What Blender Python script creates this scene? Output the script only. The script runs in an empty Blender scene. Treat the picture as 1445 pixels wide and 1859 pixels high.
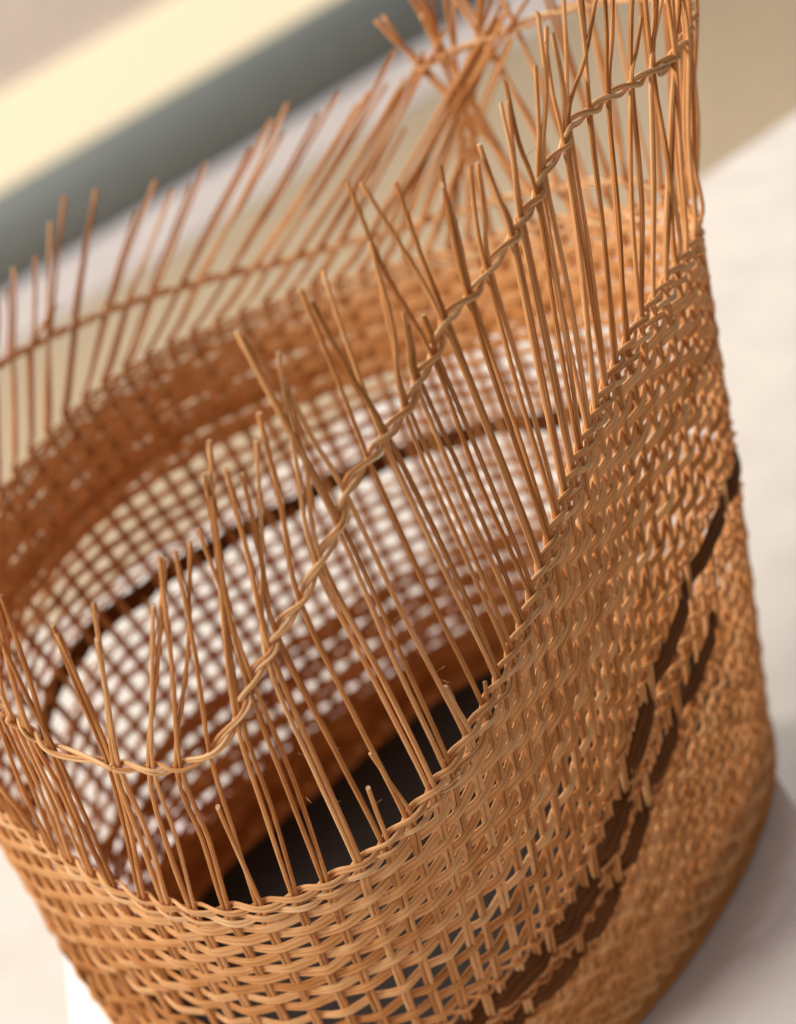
import bpy, math, random
import numpy as np
from mathutils import Vector, Matrix

random.seed(7)
RNG = np.random.RandomState(11)
R = 0.12                      # rim radius of the basket in metres; all basket numbers below are in R
scene = bpy.context.scene
COL = scene.collection

# ------------------------------------------------------------------ camera
PW, PH = 1445.0, 1859.0       # photograph size, used to turn traced pixels into directions
FPX, PITCH, ROLL = 3362.86, 0.5398, -0.42762
CAM = np.array([0.18226, -3.71918, 3.37733])
fw = np.array([0.0, math.cos(PITCH), -math.sin(PITCH)])
rt0 = np.array([1.0, 0.0, 0.0]); up0 = np.cross(rt0, fw)
rt = math.cos(ROLL) * rt0 + math.sin(ROLL) * up0
up = -math.sin(ROLL) * rt0 + math.cos(ROLL) * up0
cam_data = bpy.data.cameras.new("camera")
cam = bpy.data.objects.new("camera", cam_data); COL.objects.link(cam)
m = Matrix(((rt[0], up[0], -fw[0], CAM[0] * R), (rt[1], up[1], -fw[1], CAM[1] * R), (rt[2], up[2], -fw[2], CAM[2] * R), (0, 0, 0, 1)))
cam.matrix_world = m
cam_data.sensor_fit = 'VERTICAL'; cam_data.sensor_height = 36.0
cam_data.lens = FPX / PH * 36.0
cam_data.clip_start = 0.01; cam_data.clip_end = 60.0
cam_data.dof.use_dof = True
cam_data.dof.focus_distance = 3.43 * R
cam_data.dof.aperture_fstop = cam_data.lens * 1e-3 / (0.059 * R)
scene.camera = cam

# ------------------------------------------------------------------ light of the room, with added fill lamps
world = bpy.data.worlds.new("World"); scene.world = world; world.use_nodes = True
bg = world.node_tree.nodes["Background"]
bg.inputs[0].default_value = (1.0, 0.93, 0.86, 1); bg.inputs[1].default_value = 0.24
def area(name, loc, target, size, power, color):
    d = bpy.data.lights.new(name, 'AREA'); d.shape = 'RECTANGLE'; d.size, d.size_y = size; d.energy = power; d.color = color
    o = bpy.data.objects.new(name, d); COL.objects.link(o)
    o.location = loc
    o.rotation_euler = (Vector(target) - Vector(loc)).to_track_quat('-Z', 'Y').to_euler()
    return o
area("window_light", (-2.2, 1.1, 2.5), (0, 0, 0.1), (0.9, 0.9), 72, (1.0, 0.95, 0.88))
area("left_fill_light", (-2.5, -0.75, 2.2), (0, 0, 0.1), (1.3, 1.3), 104, (1.0, 0.92, 0.82))  # added soft fill from the left, lightens near stakes and inner wall
area("background_fill_light", (0.2, 0.9, 1.6), (-0.2, 2.7, -0.3), (0.8, 0.8), 38, (1.0, 0.95, 0.92))  # added unseen lamp that brightens the wall and ledge behind
scene.view_settings.view_transform = 'Standard'
scene.view_settings.look = 'None'
scene.view_settings.exposure = 0.0
scene.view_settings.gamma = 1.0
scene.view_settings.use_curve_mapping = False

# ------------------------------------------------------------------ materials
def mat_new(name):
    mt = bpy.data.materials.new(name); mt.use_nodes = True
    nt = mt.node_tree; b = nt.nodes["Principled BSDF"]
    return mt, nt, b
def ramp(nt, stops):
    r = nt.nodes.new("ShaderNodeValToRGB")
    while len(r.color_ramp.elements) > 1: r.color_ramp.elements.remove(r.color_ramp.elements[-1])
    r.color_ramp.elements[0].position = stops[0][0]; r.color_ramp.elements[0].color = (*stops[0][1], 1)
    for p, c in stops[1:]:
        e = r.color_ramp.elements.new(p); e.color = (*c, 1)
    return r
def reed_material(name, dark, mid, light, rough=0.66, fibres=7.0, bump=0.35, ribs=8, spec=0.18, glow=0.22):
    """split cane: long fibres along U, stripes across V, slow blotches"""
    mt, nt, b = mat_new(name); N = nt.nodes.new; L = nt.links.new
    uv = N("ShaderNodeUVMap"); uv.uv_map = "UVMap"
    oi = N("ShaderNodeObjectInfo")
    sep = N("ShaderNodeSeparateXYZ"); L(uv.outputs[0], sep.inputs[0])
    mu = N("ShaderNodeMath"); mu.operation = 'MULTIPLY'; mu.inputs[1].default_value = 9.0; L(sep.outputs[0], mu.inputs[0])
    mv = N("ShaderNodeMath"); mv.operation = 'MULTIPLY'; mv.inputs[1].default_value = fibres * 3.2; L(sep.outputs[1], mv.inputs[0])
    mo = N("ShaderNodeMath"); mo.operation = 'MULTIPLY'; mo.inputs[1].default_value = 37.0; L(oi.outputs["Random"], mo.inputs[0])
    cmb = N("ShaderNodeCombineXYZ"); L(mu.outputs[0], cmb.inputs[0]); L(mv.outputs[0], cmb.inputs[1]); L(mo.outputs[0], cmb.inputs[2])
    fib = N("ShaderNodeTexNoise"); fib.inputs["Scale"].default_value = 1.0; fib.inputs["Detail"].default_value = 3.0; L(cmb.outputs[0], fib.inputs["Vector"])
    # slow blotches along the length
    cm2 = N("ShaderNodeCombineXYZ"); m2 = N("ShaderNodeMath"); m2.operation = 'MULTIPLY'; m2.inputs[1].default_value = 12.0; L(sep.outputs[0], m2.inputs[0])
    L(m2.outputs[0], cm2.inputs[0]); L(mo.outputs[0], cm2.inputs[1])
    blo = N("ShaderNodeTexNoise"); blo.inputs["Scale"].default_value = 1.0; blo.inputs["Detail"].default_value = 2.0; L(cm2.outputs[0], blo.inputs["Vector"])
    mx = N("ShaderNodeMath"); mx.operation = 'MULTIPLY_ADD'; mx.inputs[1].default_value = 0.62; L(fib.outputs[0], mx.inputs[0])
    h = N("ShaderNodeMath"); h.operation = 'MULTIPLY'; h.inputs[1].default_value = 0.40; L(blo.outputs[0], h.inputs[0])
    h2 = N("ShaderNodeMath"); h2.operation = 'MULTIPLY_ADD'; h2.inputs[1].default_value = 0.44; L(oi.outputs["Random"], h2.inputs[0]); L(h.outputs[0], h2.inputs[2])
    L(h2.outputs[0], mx.inputs[2])
    # ribs: the fine ridges of split cane, wandering a little along the strand
    w1_ = N("ShaderNodeMath"); w1_.operation = 'MULTIPLY'; w1_.inputs[1].default_value = 2 * math.pi * ribs; L(sep.outputs[1], w1_.inputs[0])
    w2_ = N("ShaderNodeMath"); w2_.operation = 'MULTIPLY_ADD'; w2_.inputs[1].default_value = 9.0; L(blo.outputs[0], w2_.inputs[0]); L(w1_.outputs[0], w2_.inputs[2])
    rib = N("ShaderNodeMath"); rib.operation = 'SINE'; L(w2_.outputs[0], rib.inputs[0])
    rs = N("ShaderNodeMath"); rs.operation = 'MULTIPLY_ADD'; rs.inputs[1].default_value = 0.11; L(rib.outputs[0], rs.inputs[0]); L(mx.outputs[0], rs.inputs[2])
    hb = N("ShaderNodeMath"); hb.operation = 'MULTIPLY_ADD'; hb.inputs[1].default_value = 0.30; L(rib.outputs[0], hb.inputs[0]); L(fib.outputs[0], hb.inputs[2])
    rp = ramp(nt, [(0.40, dark), (0.70, mid), (1.0, light)])
    L(rs.outputs[0], rp.inputs[0]); L(rp.outputs[0], b.inputs["Base Color"])
    b.inputs["Roughness"].default_value = rough
    b.inputs["Specular IOR Level"].default_value = spec
    bp = N("ShaderNodeBump"); bp.inputs["Strength"].default_value = bump; bp.inputs["Distance"].default_value = 0.0004
    L(hb.outputs[0], bp.inputs["Height"]); L(bp.outputs[0], b.inputs["Normal"])
    if glow > 0:                                     # thin split cane lets some light through
        tr = N("ShaderNodeBsdfTranslucent"); L(rp.outputs[0], tr.inputs[0])
        mxs = N("ShaderNodeMixShader"); mxs.inputs[0].default_value = glow
        L(b.outputs[0], mxs.inputs[1]); L(tr.outputs[0], mxs.inputs[2])
        L(mxs.outputs[0], nt.nodes["Material Output"].inputs[0])
    return mt
M_STAKE = reed_material("stake_cane", (0.40, 0.150, 0.040), (0.68, 0.300, 0.098), (0.86, 0.50, 0.23), fibres=2.6, bump=0.30, ribs=6)
M_WEAVE = reed_material("weaver_cane", (0.42, 0.155, 0.038), (0.71, 0.312, 0.098), (0.89, 0.53, 0.25), fibres=3.4, bump=0.45)
M_RIM = reed_material("rim_cane", (0.60, 0.27, 0.10), (0.83, 0.46, 0.20), (0.92, 0.63, 0.35), fibres=2.6, bump=0.22)
M_DARK = reed_material("dark_bark", (0.055, 0.017, 0.005), (0.11, 0.037, 0.010), (0.17, 0.065, 0.02), rough=0.85, spec=0.08, glow=0.0)
M_CORE = reed_material("cut_cane_core", (0.60, 0.36, 0.16), (0.80, 0.56, 0.32), (0.90, 0.72, 0.48))
def plain_material(name, col, rough=0.6, var=0.06, scale=30.0, bump=0.05):
    mt, nt, b = mat_new(name); N = nt.nodes.new; L = nt.links.new
    tc = N("ShaderNodeTexCoord")
    n = N("ShaderNodeTexNoise"); n.inputs["Scale"].default_value = scale; n.inputs["Detail"].default_value = 5.0; L(tc.outputs["Object"], n.inputs["Vector"])
    lo = tuple(c * (1 - var) for c in col); hi = tuple(min(1, c * (1 + var)) for c in col)
    rp = ramp(nt, [(0.3, lo), (0.7, hi)]); L(n.outputs[0], rp.inputs[0]); L(rp.outputs[0], b.inputs["Base Color"])
    b.inputs["Roughness"].default_value = rough
    bp = N("ShaderNodeBump"); bp.inputs["Strength"].default_value = bump; bp.inputs["Distance"].default_value = 0.002; L(n.outputs[0], bp.inputs["Height"]); L(bp.outputs[0], b.inputs["Normal"])
    return mt
M_TABLE = plain_material("cream_tabletop", (0.53, 0.495, 0.455))
M_PLINTH = plain_material("white_plinth_paint", (0.80, 0.76, 0.76))
M_FLOOR = plain_material("tan_floor", (0.46, 0.37, 0.255), 0.7)
M_WALL = plain_material("beige_wall", (0.62, 0.54, 0.48), 0.8)
M_LEDGE = plain_material("white_ledge", (0.82, 0.79, 0.82), 0.6)
M_RAIL = plain_material("grey_green_rail", (0.155, 0.174, 0.174), 0.5)
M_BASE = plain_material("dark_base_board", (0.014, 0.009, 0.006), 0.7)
def sunlit_panel_material():
    mt, nt, b = mat_new("glowing_sunlit_panel")
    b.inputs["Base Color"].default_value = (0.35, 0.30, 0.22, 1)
    b.inputs["Emission Color"].default_value = (1.0, 0.84, 0.56, 1); b.inputs["Emission Strength"].default_value = 0.78  # emission stands in for sunlight falling on the cream panel
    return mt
M_SUNLIT_PANEL = sunlit_panel_material()

# ------------------------------------------------------------------ helpers
def link(name, me, mat, parent=None):
    me.materials.append(mat)
    o = bpy.data.objects.new(name, me); COL.objects.link(o)
    if parent: o.parent = parent
    return o
def tag(o, label=None, cat=None, kind=None, group=None):
    if label: o["label"] = label
    if cat: o["category"] = cat
    if kind: o["kind"] = kind
    if group: o["group"] = group
    return o
def ray(px):
    d = fw + rt * (px[0] - PW / 2) / FPX - up * (px[1] - PH / 2) / FPX
    return d / np.linalg.norm(d)
def hit_z(px, z):
    d = ray(px); return CAM + d * ((z - CAM[2]) / d[2])
def hit_plane(px, p0, n):
    d = ray(px); return CAM + d * (np.dot(p0 - CAM, n) / np.dot(d, n))

def sweep(name, P, Nrm, a, b, mat, parent, sides=8, closed=False, cap=True, sq=1.0):
    """tube through points P (units of R) with elliptic section: half size a along Nrm, b across it"""
    P = np.asarray(P, float) * R; n = len(P)
    if closed: T = np.roll(P, -1, 0) - np.roll(P, 1, 0)
    else: T = np.gradient(P, axis=0)
    T /= np.linalg.norm(T, axis=1)[:, None] + 1e-12
    Nn = np.asarray(Nrm, float); Nn = Nn - (Nn * T).sum(1)[:, None] * T; Nn /= np.linalg.norm(Nn, axis=1)[:, None] + 1e-12
    B = np.cross(T, Nn)
    a = np.broadcast_to(np.asarray(a, float) * R, (n,)); b = np.broadcast_to(np.asarray(b, float) * R, (n,))
    ang = np.arange(sides) * 2 * np.pi / sides
    ca, sa = np.cos(ang), np.sin(ang)
    if sq != 1.0:
        ca = np.sign(ca) * np.abs(ca) ** sq; sa = np.sign(sa) * np.abs(sa) ** sq
    V = P[:, None] + a[:, None, None] * ca[None, :, None] * Nn[:, None] + b[:, None, None] * sa[None, :, None] * B[:, None]
    V = V.reshape(-1, 3)
    seg = np.linalg.norm(np.diff(P, axis=0), axis=1); U = np.concatenate([[0], np.cumsum(seg)])
    ni = n if closed else n - 1
    i = np.repeat(np.arange(ni), sides); j = np.tile(np.arange(sides), ni)
    i2 = (i + 1) % n; j2 = (j + 1) % sides
    F = np.stack([i * sides + j, i * sides + j2, i2 * sides + j2, i2 * sides + j], -1)
    Ulast = U[-1] + np.linalg.norm(P[0] - P[-1])
    u1 = U[i]; u2 = np.where(i2 == 0, Ulast, U[i2]); v1 = j / sides; v2 = (j + 1) / sides
    UV = np.stack([np.stack([u1, v1], -1), np.stack([u1, v2], -1), np.stack([u2, v2], -1), np.stack([u2, v1], -1)], 1) * np.array([100.0 / 12, 1.0])
    faces = F.tolist(); uvl = UV.reshape(-1, 2)
    if cap and not closed:
        faces.append(list(range(sides))[::-1]); faces.append(list(range((n - 1) * sides, n * sides)))
        cu = np.stack([0.5 + 0.5 * ca, 0.5 + 0.5 * sa], -1)
        uvl = np.concatenate([uvl, cu[::-1], cu])
    me = bpy.data.meshes.new(name); me.from_pydata(V.tolist(), [], faces)
    lay = me.uv_layers.new(name="UVMap"); lay.data.foreach_set("uv", uvl.ravel().astype(np.float32))
    sm = np.ones(len(faces), dtype=bool)
    if cap and not closed: sm[-2:] = False
    me.polygons.foreach_set("use_smooth", sm)
    me.update()
    return link(name, me, mat, parent)

def catmull(pts, per=8):
    pts = np.asarray(pts, float)
    if len(pts) < 3:
        t = np.linspace(0, 1, per + 1)[:, None]; return pts[0] * (1 - t) + pts[1] * t
    ext = np.vstack([2 * pts[0] - pts[1], pts, 2 * pts[-1] - pts[-2]]); out = []
    for k in range(1, len(ext) - 2):
        p0, p1, p2, p3 = ext[k - 1:k + 3]
        for t in np.arange(per) / per:
            out.append(0.5 * (2 * p1 + (p2 - p0) * t + (2 * p0 - 5 * p1 + 4 * p2 - p3) * t * t + (3 * p1 - p0 - 3 * p2 + p3) * t ** 3))
    out.append(pts[-1]); return np.array(out)

def prism(name, poly, z0, z1, mat, parent=None, bevel=0.0):
    """extruded outline (metres)"""
    n = len(poly)
    V = [(x, y, z0) for x, y in poly] + [(x, y, z1) for x, y in poly]
    F = [list(range(n))[::-1], list(range(n, 2 * n))] + [[k, (k + 1) % n, n + (k + 1) % n, n + k] for k in range(n)]
    me = bpy.data.meshes.new(name); me.from_pydata(V, [], F); me.update()
    o = link(name, me, mat, parent)
    if bevel:
        bv = o.modifiers.new("bevel", 'BEVEL'); bv.width = bevel; bv.segments = 3
    return o

# ------------------------------------------------------------------ basket shape
RR = [-0.00228, 0.0131, 0.0242, 0.02448, 0.02712, -0.01604]
ZZ = [0.19629, 0.02603, 0.05026, -0.1123, -0.00846, -0.04194, -0.01875, 0.01459]
RB = [0.10523, 0.13192, -0.02641, 0.0293]
HH, RBASE, BULGE, BX, BY = 1.33262, 0.82005, 0.01283, -0.06047, 0.01058
def four(c, T, k0):
    T = np.asarray(T, float); o = 0 * T
    for i in range(len(c) // 2): o = o + c[2 * i] * np.cos((k0 + i) * T) + c[2 * i + 1] * np.sin((k0 + i) * T)
    return o
def rim_r(T): return 1 + four(RR, T, 2)
def rim_z(T): return HH + four(ZZ, T, 1)
def body(T, S, off=0.0):
    """point of the wall at angle T, fraction S from rim (0) to base (1), moved outwards by off"""
    T = np.asarray(T, float); S = np.asarray(S, float) + 0 * T
    r = rim_r(T); z = rim_z(T); b = RBASE * (1 + four(RB, T, 2))
    e = np.stack([np.cos(T), np.sin(T)], -1)
    top = r[..., None] * e; bot = b[..., None] * e + np.array([BX, BY])
    xy = top * (1 - S)[..., None] + bot * S[..., None] + (4 * S * (1 - S) * BULGE + off)[..., None] * e
    return np.concatenate([xy, (z * (1 - S))[..., None]], -1)
def pinterp(T, table, deg=True):
    """periodic smooth table lookup"""
    t = np.degrees(np.asarray(T, float)); ks = np.array(sorted(table)); vs = np.array([table[k] for k in ks], float)
    ks3 = np.concatenate([ks - 360, ks, ks + 360]); vs3 = np.concatenate([vs, vs, vs])
    tt = (t + 180) % 360 - 180
    return sum(np.interp(tt + d, ks3, vs3) for d in (-4, -2, 0, 2, 4)) / 5
SDARK = {-165: .52, -150: .62, -130: .66, -110: .62, -89: .585, -76: .58, -63: .535, -53: .465, -40: .425, -29: .385, 0: .38, 43: .425, 67: .41, 82: .41, 97: .42, 113: .405, 126: .38, 136: .36, 147: .35, 170: .44}
def s_of(q, T):
    sd = pinterp(T, SDARK)
    return np.where(q <= 1, q * sd, sd + (q - 1) * (1 - sd))
LEAN = {-60: 0, -45: 0.03, -30: 0.10, -15: .22, 0: .30, 15: .26, 30: .14, 50: 0.03, 70: 0, 180: 0}
def lift(px, side):
    """pixel -> point on the leaning continuation of the wall above the rim (near or far side)"""
    d = ray(px); s = np.linspace(2, 7, 4001); P = CAM + s[:, None] * d
    th = np.arctan2(P[:, 1], P[:, 0]); g = np.hypot(P[:, 0], P[:, 1]) - (rim_r(th) + pinterp(th, LEAN) * np.maximum(P[:, 2] - rim_z(th), 0))
    k = np.where(np.sign(g[1:]) != np.sign(g[:-1]))[0]
    i = int(np.argmin(np.abs(g))) if len(k) == 0 else (k[0] if side == 'n' else k[-1])
    return P[i]
def over(T, h):
    """point h above the rim at angle T on the leaning wall"""
    T = np.asarray(T, float); h = np.asarray(h, float) + 0 * T
    r = rim_r(T) + pinterp(T, LEAN) * np.maximum(h, 0)
    return np.stack([r * np.cos(T), r * np.sin(T), rim_z(T) + h], -1)
def ang(P): return math.atan2(P[1], P[0])

# stakes: near ones as traced (rim angle, chain crossing pixel, tip pixels), the rest by rule
NEAR = [
    (-141.0, (-10, 1280), [(-120, 1000), (-100, 1040)]),
    (-137.8, (20, 1305), [(-48, 1040), (-60, 1080)]),
    (-134.0, (50, 1327), [(-30, 1010), (-14, 1080)]),
    (-130.3, (94, 1358), [(2, 1080), (-20, 1110)]),
    (-125.6, (200, 1387), [(95, 1135), (104, 1150)]),
    (-122.2, (212, 1391), [(170, 1095), (176, 1160)]),
    (-118.6, (274, 1395), [(300, 1015), (278, 1100)]),
    (-114.2, (324, 1393), [(345, 985), (290, 1010)]),
    (-110.2, (385, 1365), [(318, 1000), (395, 1465)]),
    (-105.9, (432, 1300), [(380, 800), (372, 860)]),
    (-102.2, (455, 1242), [(385, 900), (360, 960)]),
    (-98.3, (487, 1186), [(465, 800), (410, 850)]),
    (-95.0, (504, 1145), [(440, 860), (668, 1430)]),
    (-91.7, (548, 1088), [(470, 750), (672, 1367)]),
    (-88.5, (578, 1021), [(505, 640), (522, 700)]),
    (-86.1, (617, 953), [(430, 602), (442, 612)]),
    (-82.8, (630, 889), [(515, 690), (808, 1247)]),
    (-79.7, (672, 830), [(545, 525), (880, 1236)]),
    (-77.2, (698, 791), [(585, 490), (566, 545)]),
    (-74.7, (738, 742), [(672, 440), (682, 470)]),
    (-72.0, (758, 691), [(732, 566), (740, 590)]),
    (-69.2, (789, 644), [(630, 330), (768, 572)]),
    (-66.6, (808, 582), [(655, 331), (718, 330)]),
    (-64.0, (853, 539), [(798, 297), (803, 330)]),
    (-61.5, (886, 489), [(853, 302), (867, 295)]),
    (-59.0, (931, 432), [(870, 262), (876, 285)]),
    (-56.6, (946, 398), [(908, 186), (922, 183)]),
    (-54.2, (977, 356), [(917, 147), (972, 118)]),
    (-51.6, (986, 311), [(976, 22), (992, 48)]),
    (-48.9, (1026, 263), [(990, 75), (1003, 60)]),
    (-46.0, (1032, 228), [(1085, -20), (1022, -30)]),
    (-42.9, (1070, 204), [(1055, -30), (1042, -60)]),
    (-39.4, (1104, 176), [(1095, -60), (1112, -40)]),
    (-35.6, (1146, 155), [(1165, 30), (1150, -50)]),
    (-31.9, (1182, 130), [(1215, -60), (1195, -90)]),
    (-28.0, (1224, 105), [(1235, -70), (1226, -90)]),
]
first, last = NEAR[0][0], NEAR[-1][0]
n_rest = 60
REST = [last + (360 + first - last) * (k + 1) / (n_rest + 1) for k in range(n_rest)]      # up to 219.5 degrees
STAKE_DEG = np.array([a for a, _, _ in NEAR] + REST)
NS = len(STAKE_DEG)                                                                    # 96, even
assert NS % 2 == 0
STAKE = np.radians(STAKE_DEG)
# swirl of the stakes above the rim: degrees of turn per unit height
SWIRL = {-25: 4, -10: 2, 5: 4, 15: 8, 28: 14, 38: 12, 46: -8, 54: -40, 65: -62, 80: -76, 95: -70, 108: -58, 120: -48, 130: -46, 150: -25, 175: -5, 219: 0}
def swirl(deg): return float(np.interp(deg, sorted(SWIRL), [SWIRL[k] for k in sorted(SWIRL)]))
CH_LOW = {6: .03, 20: .07, 36: .09, 64: .10, 81: .11, 96: .145, 114: .196, 127: .25, 150: .33, 175: .41, 200: .47, 225: .51}
def ch_low(deg): return float(np.interp(deg, sorted(CH_LOW), [CH_LOW[k] for k in sorted(CH_LOW)]))

basket = bpy.data.objects.new("wicker_basket", None); COL.objects.link(basket)
tag(basket, "half finished round tan wicker basket with long bare stakes and a dark woven band", "basket")

SR = 0.0051          # half thickness of a stake reed
HALF = 0.0050        # half distance between the two reeds of a pair
def tang(T): return np.array([-math.sin(T), math.cos(T), 0.0])
def outw(T): return np.array([math.cos(T), math.sin(T), 0.0])
TWIST = math.radians(-7)      # the stakes drift a little on their way down the wall
def make_reed(k, j, upper, tip_r=1.0):
    T = STAKE[k]; sgn = -1 if j == 0 else 1
    ss = np.linspace(0.985, 0.0, 13)
    low = body(T + TWIST * ss, ss)
    low = low + sgn * HALF * np.array([tang(T + TWIST * s) for s in ss])
    low += RNG.normal(0, 0.0007, low.shape)
    P = np.vstack([low, upper])
    P = catmull(P, 4)
    nr = np.array([[math.cos(math.atan2(p[1], p[0])), math.sin(math.atan2(p[1], p[0])), 0] for p in P])
    rad = SR * (1.0 if k < len(NEAR) or STAKE_DEG[k] < 20 else 1.2) * RNG.uniform(0.88, 1.1) * (1 + 0.06 * np.sin(np.linspace(0, RNG.uniform(6, 18), len(P)) + RNG.uniform(0, 6)))
    rad = rad * np.concatenate([np.ones(44), np.linspace(1.0, 0.84, max(1, len(P) - 44))])[:len(P)]
    o = sweep("stake", P, nr, rad, rad, M_STAKE, basket, sides=8)
    o.data.materials.append(M_CORE); o.data.polygons[-1].material_index = 1; o.data.polygons[-2].material_index = 1
    cut = RNG.uniform(-0.7, 0.7) * SR * R                                   # knife cuts are rarely square
    d = np.array(P[-1] - P[-2]); d /= np.linalg.norm(d)
    for kk in range(8):
        v = o.data.vertices[len(o.data.vertices) - 8 + kk]; v.co += Vector(d * cut * math.cos(kk * math.pi / 4))
    return o

cross_hi, cross_lo = [], []          # (order key, point)
for k, (deg, cpx, tips) in enumerate(NEAR):
    C = lift(cpx, 'n'); T = STAKE[k]; Tc = ang(C); base = over(T, 0.0)
    cross_hi.append((k, C))
    for j in (0, 1):
        sgn = -1 if j == 0 else 1
        tip = lift(tips[j], 'n')
        hb = tip[2] - rim_z(T)
        b0 = base + sgn * HALF * tang(T)
        if tips[j][1] > cpx[1] + 20:                                  # broken short stub
            up_pts = [b0 + (tip - b0) * 0.5 , tip]
        else:
            c1 = C + sgn * HALF * 0.95 * tang(Tc)
            mid = 0.5 * (b0 + c1) + outw(T) * RNG.normal(0, 0.005) + sgn * tang(T) * RNG.uniform(-0.001, 0.006)
            m2 = 0.5 * (c1 + tip) + tang(Tc) * RNG.normal(0, 0.004) + outw(Tc) * RNG.normal(0.0, 0.004)
            up_pts = [mid, c1, m2, tip]
        make_reed(k, j, np.array(up_pts))
FAR_TIPS = {14: [(676, 38), (704, 30)], 27: [(705, 165), (740, 140)], 28: [(700, 95), (706, 150)], 29: [(665, 170), (672, 185)], 30: [(615, 168), (600, 200)], 31: [(530, 185), (525, 235)],
            32: [(492, 218), (478, 262)], 33: [(375, 297), (362, 330)], 34: [(300, 350), (265, 478)], 35: [(268, 335), (258, 380)], 36: [(172, 345), (168, 372)], 37: [(103, 365), (100, 400)],
            38: [(60, 470), (103, 552)], 39: [(22, 490), (20, 520)]}
for i, deg in enumerate(REST):
    k = len(NEAR) + i; T = STAKE[k]; sw = math.radians(swirl(deg)) * RNG.uniform(0.86, 1.14)
    tpx = FAR_TIPS.get(i)
    if tpx:
        tp_ = [lift(p, 'f') for p in tpx]; th_ = [float(p[2] - rim_z(ang(p))) for p in tp_]
        sws = [((ang(p) - T + math.pi) % (2 * math.pi) - math.pi) / h_ for p, h_ in zip(tp_, th_)]
        sw = sws[0]
    # chain crossings of this stake
    def solve(f):
        h = 0.3
        for _ in range(25): h = f(math.degrees(T + sw * h))
        return h
    hs = []
    if deg > 4:
        h = solve(ch_low); hs.append(h); cross_lo.append((T + sw * h, over(T + sw * h, h)))
    if deg < 41:
        hh = 0.40 + 0.09 * min(1, max(0, (deg + 20) / 40))
        hs.append(hh); cross_hi.append((k, over(T + sw * hh, hh)))
    if deg > 100 : tipmean = 0.47
    elif deg > 60: tipmean = 0.53
    elif deg > 20: tipmean = 0.66
    else: tipmean = 0.72
    if deg > 150: tipmean = 0.62
    for j in (0, 1):
        sgn = -1 if j == 0 else 1
        ht = tipmean + RNG.uniform(-0.09, 0.06) if not tpx else th_[j]
        if RNG.rand() < 0.12 and deg > 20 and not tpx: ht *= 0.8
        hh = sorted(set([0.05] + hs + [0.22, 0.5 * (max(hs) + ht)])); hh = [h for h in hh if h < ht - 0.03] + [ht]
        spread = RNG.normal(0, 0.02)
        top_c = max(hs)
        pts = []
        for h in hh:
            tt = T + sw * h
            if tpx and h > top_c: tt = T + sw * top_c + (T + sws[j] * ht - T - sw * top_c) * (h - top_c) / (ht - top_c)
            p = over(tt, h)
            w = 0.95 if any(abs(h - c) < 1e-6 for c in hs) else 1.1
            p = p + sgn * HALF * w * tang(tt)
            ex = max(0.0, h - max(hs))
            p = p + tang(tt) * (spread * 0.5 + sgn * 0.010) * ex / 0.3 + outw(tt) * RNG.normal(0, 0.006)
            pts.append(p)
        make_reed(k, j, np.array(pts))

# ------------------------------------------------------------------ weaving
PER = 8
IDX = np.arange(NS * PER) / PER                                # stake index along a row
ext_deg = np.concatenate([STAKE_DEG, [STAKE_DEG[0] + 360]])
TH0 = np.radians(np.interp(IDX, np.arange(NS + 1), ext_deg))
def ring_noise(amp, kmax=9):
    o = 0 * IDX
    for k in range(2, kmax):
        o = o + RNG.normal(0, 1) * np.cos(2 * np.pi * k * IDX / NS + RNG.uniform(0, 6.28)) / math.sqrt(kmax)
    return amp * o
def fine_noise(amp):
    v = RNG.normal(0, amp, NS); return np.interp(IDX, np.arange(NS + 1), np.concatenate([v, v[:1]]))
def weave_row(name, q, width, thick, parity, mat, amp=None, period=1, wob=0.0025, sides=8, part=None, gain=0.0):
    s = s_of(q, TH0); T = TH0 + TWIST * s
    s = s_of(q, T) + ring_noise(wob) + fine_noise(wob * 0.9)
    A = (SR * 0.78 + thick * 0.8) if amp is None else amp
    ph = np.cos(np.pi * IDX / period + np.pi * parity)
    off = A * np.sign(ph) * np.abs(ph) ** 1.05 * (1 + fine_noise(0.10))
    if period == 2: off = A * np.tanh(2.6 * (ph + 0.55)) + 0.0015
    P = body(T, s, off)
    nr = np.stack([np.cos(T), np.sin(T), 0 * T], -1)
    w = width * (1 + fine_noise(0.07))
    w = w * (1 + gain * np.clip(0.5 + 0.9 * np.sin(T - 0.35), 0, 1))          # broader cane was used on this side
    if part is not None:
        k = (IDX >= part[0]) & (IDX <= part[1])
        return sweep(name, P[k], nr[k], thick, w[k], mat, basket, sides=sides, sq=0.6)
    return sweep(name, P, nr, thick, w, mat, basket, sides=sides, closed=True, sq=0.6)
# dense weave under the rim: single rows with small gaps, then packed rows that read as solid bands
for i, q in enumerate([.104, .158, .210, .262, .316, .368, .420, .474, .528]):
    weave_row("weaver", q, 0.0127, 0.0026, i % 2, M_WEAVE, sides=12, wob=0.0022, gain=(0.12, 0.30, 0.50)[(0, 1, 2, 1, 0, 2, 2, 0, 1)[i]])
par = 1
# open lattice rows
for i, q in enumerate([.610, .690, .770, .850]):
    weave_row("weaver", q, 0.0108, 0.0036, (i + par) % 2, M_WEAVE, wob=0.003)
# dark flat ribbon
rb1 = weave_row("dark_ribbon", 1.0, 0.030, 0.0018, 0.0, M_DARK, amp=0.0088, period=2, wob=0.002)
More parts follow.
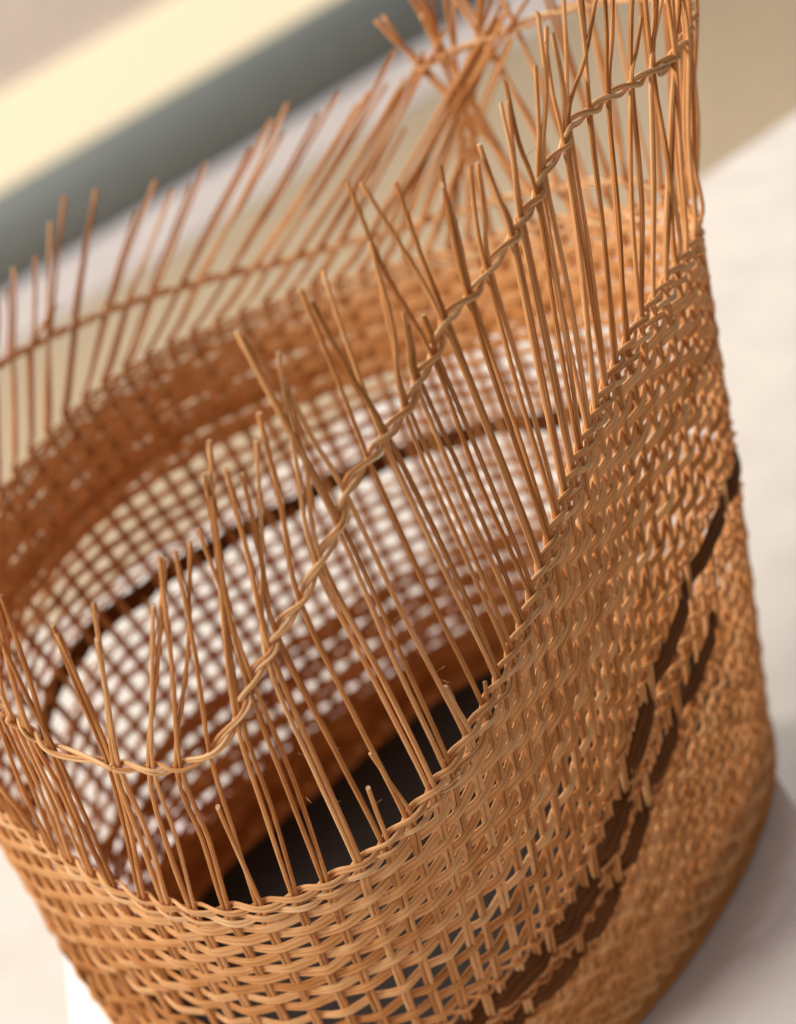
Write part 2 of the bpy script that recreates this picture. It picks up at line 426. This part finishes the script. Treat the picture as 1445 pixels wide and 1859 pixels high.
# below the ribbon: open rows, cut short where the second turn of the ribbon runs
for i, q in enumerate([1.14, 1.20, 1.265, 1.33, 1.395]):
    weave_row("weaver", q, 0.0115, 0.0038, i % 2, M_WEAVE, wob=0.003, part=(36.5, NS) if q < 1.30 else None)
for i, q in enumerate([1.455, 1.492, 1.550, 1.588, 1.645, 1.683, 1.735, 1.772, 1.812, 1.85, 1.888, 1.925, 1.960, 1.988]):
    weave_row("weaver", q, 0.0100, 0.0034, (i + 1) % 2, M_WEAVE, gain=0.78)
# second turn of the ribbon on the near side
rb2 = weave_row("dark_ribbon", 1.215, 0.027, 0.0018, 1.0, M_DARK, amp=0.0088, period=2, wob=0.002, part=(0, 36))

for o in (rb1, rb2): o["label"] = "flat dark brown strip woven round the pale cane wall"
def twine(name, P, idx, A, B, rad, mat, nr, closed, phase=0.0, ply=True):
    """two strands that cross between stakes; each strand is a pair of thin reeds"""
    outs = []
    for sgn in (1, -1):
        c = sgn * A * np.cos(np.pi * idx + phase); d = sgn * B * np.sin(np.pi * idx + phase)
        Tn = np.gradient(P, axis=0) if not closed else np.roll(P, -1, 0) - np.roll(P, 1, 0)
        Tn = Tn / np.linalg.norm(Tn, axis=1)[:, None]
        n1 = nr - (nr * Tn).sum(1)[:, None] * Tn; n1 /= np.linalg.norm(n1, axis=1)[:, None]
        bn = np.cross(Tn, n1)
        Q = P + c[:, None] * n1 + d[:, None] * bn
        offs = (-1, 1) if ply else (0,)
        for o_ in offs:
            tw = 0.35 * np.sin(idx * 0.9 + sgn)
            Q2 = Q + o_ * rad * 0.85 * (np.cos(tw)[:, None] * bn + np.sin(tw)[:, None] * n1)
            Q2 = Q2 + np.interp(np.arange(len(idx)), np.arange(0, len(idx) + 8, 8), RNG.normal(0, 0.0012, len(np.arange(0, len(idx) + 8, 8))))[:, None] * bn
            outs.append(sweep(name, Q2, n1, rad, rad, mat, basket, sides=8, closed=closed))
    return outs
PER2 = 12
IDX2 = np.arange(NS * PER2) / PER2
TH2 = np.radians(np.interp(IDX2, np.arange(NS + 1), ext_deg))
for q, phs in ((0.006, 0.0), (0.052, math.pi)):
    s = s_of(q, TH2) + 0.002 * np.sin(IDX2 * 0.7 + phs); T = TH2 + TWIST * s
    twine("rim_strand", body(T, s), IDX2, SR + 0.0042, 0.0078, 0.0037, M_RIM, np.stack([np.cos(T), np.sin(T), 0 * T], -1), True, phase=phs)

# twined chain that spirals up through the bare stakes
lo = [p for _, p in sorted(cross_lo, key=lambda t: t[0])]
hi = [p for _, p in cross_hi]
chain = np.array(lo + hi)
PC = catmull(chain, 12); ci = np.arange(len(PC)) / 12.0
nrc = np.stack([PC[:, 0], PC[:, 1], 0 * PC[:, 0]], -1); nrc /= np.linalg.norm(nrc, axis=1)[:, None]
twine("chain_strand", PC, ci, SR + 0.0036, 0.0064, 0.0034, M_RIM, nrc, False)

# thin twined rows that grip both edges of the dark ribbon
for q, phs in ((0.918, 0.0), (1.090, math.pi), (1.142, 0.0), (1.290, math.pi)):
    s = s_of(q, TH2); T = TH2 + TWIST * s; part = slice(None) if q < 1.1 else slice(0, 36 * PER2 + 1)
    twine("weaver", body(T, s)[part], IDX2[part], SR + 0.0066, 0.0070, 0.0043, M_WEAVE, np.stack([np.cos(T), np.sin(T), 0 * T], -1)[part], q < 1.1, phase=phs, ply=False)
# wide flat splint round the foot, inside the weave
tb = np.linspace(0, 2 * np.pi, 145)[:-1]
sb = np.full(144, 0.925)
sweep("base_band", body(tb, sb, -0.014), np.stack([np.cos(tb), np.sin(tb), 0 * tb], -1), 0.003, 0.105, M_WEAVE, basket, sides=12, closed=True, sq=0.4)

# base: dark board inside, wound foot ring
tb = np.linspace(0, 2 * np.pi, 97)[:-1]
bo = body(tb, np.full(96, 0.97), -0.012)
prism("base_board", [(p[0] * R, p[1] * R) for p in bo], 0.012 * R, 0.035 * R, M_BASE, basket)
fb = body(tb, np.full(96, 0.985), 0.008)
sweep("foot_ring", fb, np.stack([np.cos(tb), np.sin(tb), 0 * tb], -1), 0.010, 0.017, M_WEAVE, basket, sides=10, closed=True)

# ------------------------------------------------------------------ surface and background
px0 = [(-1.215 * R, -3.2 * R), (0.80 * R, -3.2 * R), (0.80 * R, 0.86 * R), (-1.215 * R, 0.86 * R)]
ZT = -0.6
pl = prism("display_plinth", px0, ZT * R, 0.0, M_PLINTH, bevel=0.0015)
tag(pl, "low white plinth block under the wicker basket", "plinth")
e1, e2 = hit_z((1270, 320), ZT), hit_z((1445, 200), ZT)
ed = (e2 - e1)[:2]; ed /= np.linalg.norm(ed); en = np.array([ed[1], -ed[0]])
A_ = e1[:2] - ed * 9; B_ = e1[:2] + ed * 9
tp = [A_, A_ + en * 12, B_ + en * 12, B_]
tb_o = prism("table", [(p[0] * R, p[1] * R) for p in tp], (ZT - 0.3) * R, ZT * R - 0.0005, M_TABLE, bevel=0.004)
tag(tb_o, "cream tabletop with a straight far edge under the white plinth", "table")
ZF = -6.5
w1, w2 = hit_z((0, 640), ZF), hit_z((700, 215), ZF)
wd = (w2 - w1); wd[2] = 0; wd /= np.linalg.norm(wd); wn = np.array([wd[1], -wd[0], 0.0])      # towards the camera
def wall_h(px): return hit_plane(px, w1, wn)[2]
h_led = 0.5 * (wall_h((0, 560)) + wall_h((700, 120)))
h_rail = 0.5 * (wall_h((0, 385)) + wall_h((610, 0)))
h_panel = 0.5 * (wall_h((0, 205)) + wall_h((330, 0)))
print("bands", ZF, h_led, h_rail, h_panel)
def band(name, z0, z1, d0, d1, mat, profile=None):
    """long piece along the wall: z0..z1, standing out from d0 to d1 towards the camera"""
    a = w1 - wd * 25; b = w1 + wd * 30
    if profile is None: profile = [(d0, z0), (d1, z0), (d1, z1), (d0, z1)]
    n = len(profile)
    V = [tuple((p + wn * d + np.array([0, 0, 1]) * (z - p[2])) * R) for p in (a, b) for d, z in profile]
    F = [list(range(n)), list(range(n, 2 * n))[::-1]] + [[k, n + k, n + (k + 1) % n, (k + 1) % n] for k in range(n)]
    me = bpy.data.meshes.new(name); me.from_pydata(V, [], F); me.update()
    return link(name, me, mat)
o = band("wall", ZF - 0.1, h_panel + 30, -1.2, -0.6, M_WALL); tag(o, kind="structure", label="plain beige wall far behind the basket")
o = band("ledge", ZF, h_led, -0.55, 0.0, M_LEDGE); tag(o, "blurred white ledge along the foot of the beige wall", "ledge")
hr = h_rail - h_led
prof = [(-0.55, h_led + 0.01)] + [(-0.5 + 0.5 * math.cos(t) ** 0.7, h_led + 0.01 + hr * (0.5 + 0.5 * math.sin(t))) for t in np.linspace(-math.pi / 2 + .01, math.pi / 2 - .01, 14)] + [(-0.55, h_rail)]
o = band("rail", 0, 0, 0, 0, M_RAIL, prof); o.data.polygons.foreach_set("use_smooth", [False, False] + [True] * (len(o.data.polygons) - 2)); tag(o, "blurred dark grey rounded rail above the white ledge", "rail")
o = band("sunlit_panel", h_rail + 0.01, h_panel, -0.58, -0.45, M_SUNLIT_PANEL); tag(o, "long pale yellow sunlit panel above the grey rail, its sunlight added as glow", "sunlit_panel")  # cream panel on the wall, glowing in place of sunlight
f = w1[:2]
fl = [w1 - wd * 25 + wn * 0.0, w1 + wd * 30, w1 + wd * 30 + wn * 40, w1 - wd * 25 + wn * 40]
o = prism("floor", [(p[0] * R, p[1] * R) for p in fl][::-1], (ZF - 0.2) * R, (ZF - 0.03) * R, M_FLOOR); tag(o, kind="structure", label="tan floor beyond the table edge")

# ------------------------------------------------------------------ fine loose fibres standing off the split cane
for n_ in range(46):
    T = math.radians(RNG.uniform(-128, -30)); h = RNG.choice([RNG.uniform(-0.12, 0.02), RNG.uniform(0.05, 0.5)])
    p0 = over(T, h) if h > 0 else body(np.array([T]), np.array([-h / 1.3]), 0.010)[0]
    d = tang(T) * RNG.normal(0, 1) + outw(T) * RNG.uniform(-0.4, 1.0) + np.array([0, 0, RNG.normal(0.2, 0.7)]); d /= np.linalg.norm(d)
    c = np.cross(d, outw(T) + RNG.normal(0, .4, 3)); ln = RNG.uniform(0.015, 0.05)
    P = np.array([p0 + d * ln * t + c * ln * 0.5 * RNG.uniform(.3, 1) * t * t for t in np.linspace(0, 1, 6)])
    sweep("loose_fibre", P, np.tile(outw(T), (6, 1)), np.linspace(0.0007, 0.0003, 6), np.linspace(0.0007, 0.0003, 6), M_RIM, basket, sides=4)
